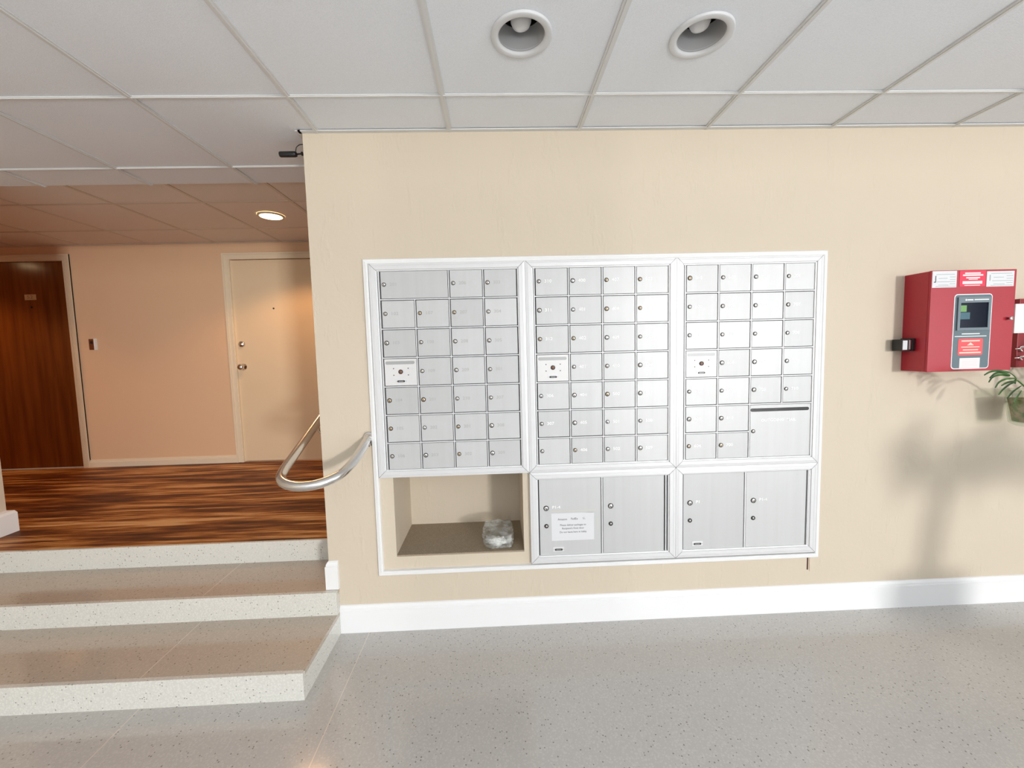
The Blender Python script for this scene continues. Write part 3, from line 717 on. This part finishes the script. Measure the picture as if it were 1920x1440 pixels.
part('glass_bowl', bm, g, t)
bm = new_bm(); lathe(bm, [(0, .02), (r0-.012, .02), (r0-.006, .06), (r1-.014, .13), (0, .135)], (cx, cy, z0), 'Z', 28)
sm = mat('green_brown_filling', (.30, .27, .16), .8); v = coords(sm); setcol(sm, ramp(sm, noise_tex(sm, v, 30, 3), [(.42, (.14, .24, .05)), (.58, (.50, .36, .24))])); part('moss_filling', bm, sm, t)
bm = new_bm(); box(bm, cx+.07, cx+.10, -.004, 0, z0+.05, z0+.14); tube(bm, [(cx+.085, -.003, z0+.10), (cx+.03, cy+r0+.006, z0+.10)], .005, 8); part('wall_bracket', bm, M_steel, t)
def leaflet(bm, a, dirn, L, w_, droop):
    a = Vector(a); d = Vector(dirn).normalized(); side = d.cross(Vector((0,1,.25))).normalized(); n_ = 9; prev = None
    for i in range(n_+1):
        s = i/n_; c = a + d*L*s + Vector((0, 0, -droop*s*s)); ww = w_*math.sin(PI*min(1, s*.92+.06))**.7
        A, Mi, B = bm.verts.new(c+side*ww), bm.verts.new(c+Vector((0, .002, -.002))), bm.verts.new(c-side*ww)
        if prev:
            bm.faces.new((prev[0], prev[1], Mi, A)); bm.faces.new((prev[1], prev[2], B, Mi))
        prev = (A, Mi, B)
    # real blade thickness
def frond(base, tip, lift, nl, L, name='palm_frond', side2=True):
    bm = new_bm(); base, tip = Vector(base), Vector(tip); P_ = []
    for i in range(15):
        s = i/14; P_.append(base.lerp(tip, s) + Vector((0, 0, lift*math.sin(PI*s*.9))))
    for i in range(nl):
        s = .22+.76*i/(nl-1); k = s*14; p = P_[int(k)].lerp(P_[min(14, int(k)+1)], k-int(k))
        tg = (P_[min(14, int(k)+1)]-P_[max(0, int(k)-1)]).normalized()
        ln = L*(1-.45*abs(s-.45))
        for sd in ((1, -1) if side2 else (-1,)):
            nn = Vector((0, -.35, sd*1.0)) if True else None
            dd = (tg*.75 + nn*(.8 if sd < 0 else .45)).normalized()
            leaflet(bm, p, dd, ln*(1 if sd < 0 else .7), .0062, .035)
    f0 = bm.faces[:]
    r_ = bmesh.ops.extrude_face_region(bm, geom=f0); bmesh.ops.translate(bm, verts=[v for v in r_['geom'] if isinstance(v, bmesh.types.BMVert)], vec=(0, .0008, 0))
    tube(bm, P_, [.0035*(1-.6*i/14) for i in range(15)], 6)
    for f in bm.faces: f.smooth = True
    return part(name, bm, M_leaf, t)
cb = (cx+.02, cy-.01, z0+.13)
LV = [[(600,170),(700,122),(830,110),(1000,150)], [(720,220),(800,160),(900,140),(1060,190)], [(735,290),(800,215),(920,180),(1090,205)], [(765,370),(830,290),(950,240),(1130,235)],
      [(905,345),(1000,300),(1150,280)], [(885,490),(960,410),(1080,330),(1180,300)], [(950,540),(1050,440),(1200,350)], [(1095,625),(1130,560),(1230,430)]]
def pw(X, Y, y=-.25):
    px, py = 1770+X/8, 680+Y/8
    return Vector((3.179+(px-1850)/438+.0003*(py-698), y, 1.248-(py-698)/430))
bm = new_bm()
for k, L_ in enumerate(LV):
    P_ = smooth_path([pw(*p, y=-.25+.008*(k % 3)) for i, p in enumerate(L_)], 6); prev = None
    for i, p in enumerate(P_):
        s_ = i/(len(P_)-1); tg = (P_[min(i+1, len(P_)-1)]-P_[max(i-1, 0)]).normalized(); sd = tg.cross(Vector((0, 1, .3))).normalized()*(.0006+.0048*math.sin(PI*min(1, s_*.85+.12))**.6)
        cur = (bm.verts.new(p+sd), bm.verts.new(p+Vector((0, .0018, 0))), bm.verts.new(p-sd))
        if prev: bm.faces.new((prev[0], prev[1], cur[1], cur[0])); bm.faces.new((prev[1], prev[2], cur[2], cur[1]))
        prev = cur
r_ = bmesh.ops.extrude_face_region(bm, geom=bm.faces[:]); bmesh.ops.translate(bm, verts=[v for v in r_['geom'] if isinstance(v, bmesh.types.BMVert)], vec=(0, .0008, 0))
stem = smooth_path([pw(880,105), pw(1000,140), pw(1150,230, -.24), pw(1230,330, -.22), pw(1500,300,-.17), Vector((cb[0], cb[1], cb[2]))], 6)
tube(bm, stem, [.0012+.0022*i/(len(stem)-1) for i in range(len(stem))], 6)
for f in bm.faces: f.smooth = True
part('palm_frond', bm, M_leaf, t)
for tip, lift, nl, L in (((3.66, -.24, 1.37), .05, 9, .11), ((3.80, -.20, 1.25), .08, 9, .12), ((3.66, -.30, 1.30), .07, 8, .10), ((3.88, -.18, 1.10), .10, 8, .10)):
    frond(cb, tip, lift, nl, L)

# floor palm that stands to the right, outside the frame, and throws its shadow on the wall
t = thing('potted_palm', 'potted floor palm beyond the right edge, casting a soft shadow on the wall', 'plant', (3.92, -1.55, 0))
PXc, PYc = 3.76, -1.55
bm = new_bm(); lathe(bm, [(0, 0), (.16, 0), (.185, .02), (.19, .335), (.175, .34), (.170, .30), (0, .29)], (PXc, PYc, 0), 'Z', 32); part('pot', bm, mat('clay_pot', (.32, .2, .13), .6), t)
bm = new_bm(); tube(bm, smooth_path([(PXc, PYc, .28), (PXc+.02, PYc, .5), (PXc+.05, PYc, .78)], 6), .05, 12); part('trunk', bm, mat('bark', (.18, .12, .07), .8), t)
for i in range(20):
    a = 2*PI*i/20 + .2; el = .15+.30*(i % 3)
    tipv = (PXc+.21+.36*math.cos(a), PYc+.32*math.sin(a), .84+.24*el-.12*(i % 2))
    frond((PXc+.05, PYc, .76), tipv, .12, 9, .16)

# ------------------------------------------------------------------ security camera at the wall corner
t = thing('security_camera', 'small black bullet camera on the wall corner under the ceiling', 'camera', (.1, .08, 2.37))
bm = new_bm(); lathe(bm, [(.0, 0), (.0115, 0), (.0135, .004), (.0135, .072), (.011, .080), (0, .080)], (-.024, .08, 2.377), 'X', 20); part('camera_body', bm, M_black, t)
bm = new_bm(); lathe(bm, [(.0085, 0), (.0075, .002), (0, .0022)], (-.0235, .08, 2.377), 'X', 16, sgn=-1); part('lens', bm, M_screen, t)
bm = new_bm(); tube(bm, [(.054, .08, 2.377), (.078, .08, 2.379), (.100, .08, 2.377)], .004, 8); lathe(bm, [(.009, 0), (.009, .006)], (.080, .08, 2.379), 'X', 12); box(bm, .108, .1238, .066, .094, 2.362, 2.392); part('mount', bm, M_black, t)
bm = new_bm(); tube(bm, smooth_path([(.052, .08, 2.388), (.058, .08, 2.410), (.078, .08, 2.422), (.104, .08, 2.418), (.121, .08, 2.400)], 6), .0022, 8); part('cable', bm, M_black, t)

# painted-over cover plate low on the wall, right of the mailboxes
t = thing('blank_cover_plate', 'wall-coloured blank plate with a reddish slit below the mailbox moulding corner', 'cover plate', (2.61, 0, .25))
bm = new_bm(); box(bm, 2.594, 2.640, -.0025, 0, .214, .288); part('plate', bm, M_wall, t)
bm = new_bm(); box(bm, 2.5815, 2.5865, -.0015, 0, .222, .290, 0); box(bm, 2.5865, 2.5880, -.0018, 0, .222, .290, 1); part('slit', bm, [mat('dark_slit', (.05, .02, .015), .8), mat('rusty_edge', (.45, .16, .10), .7)], t)
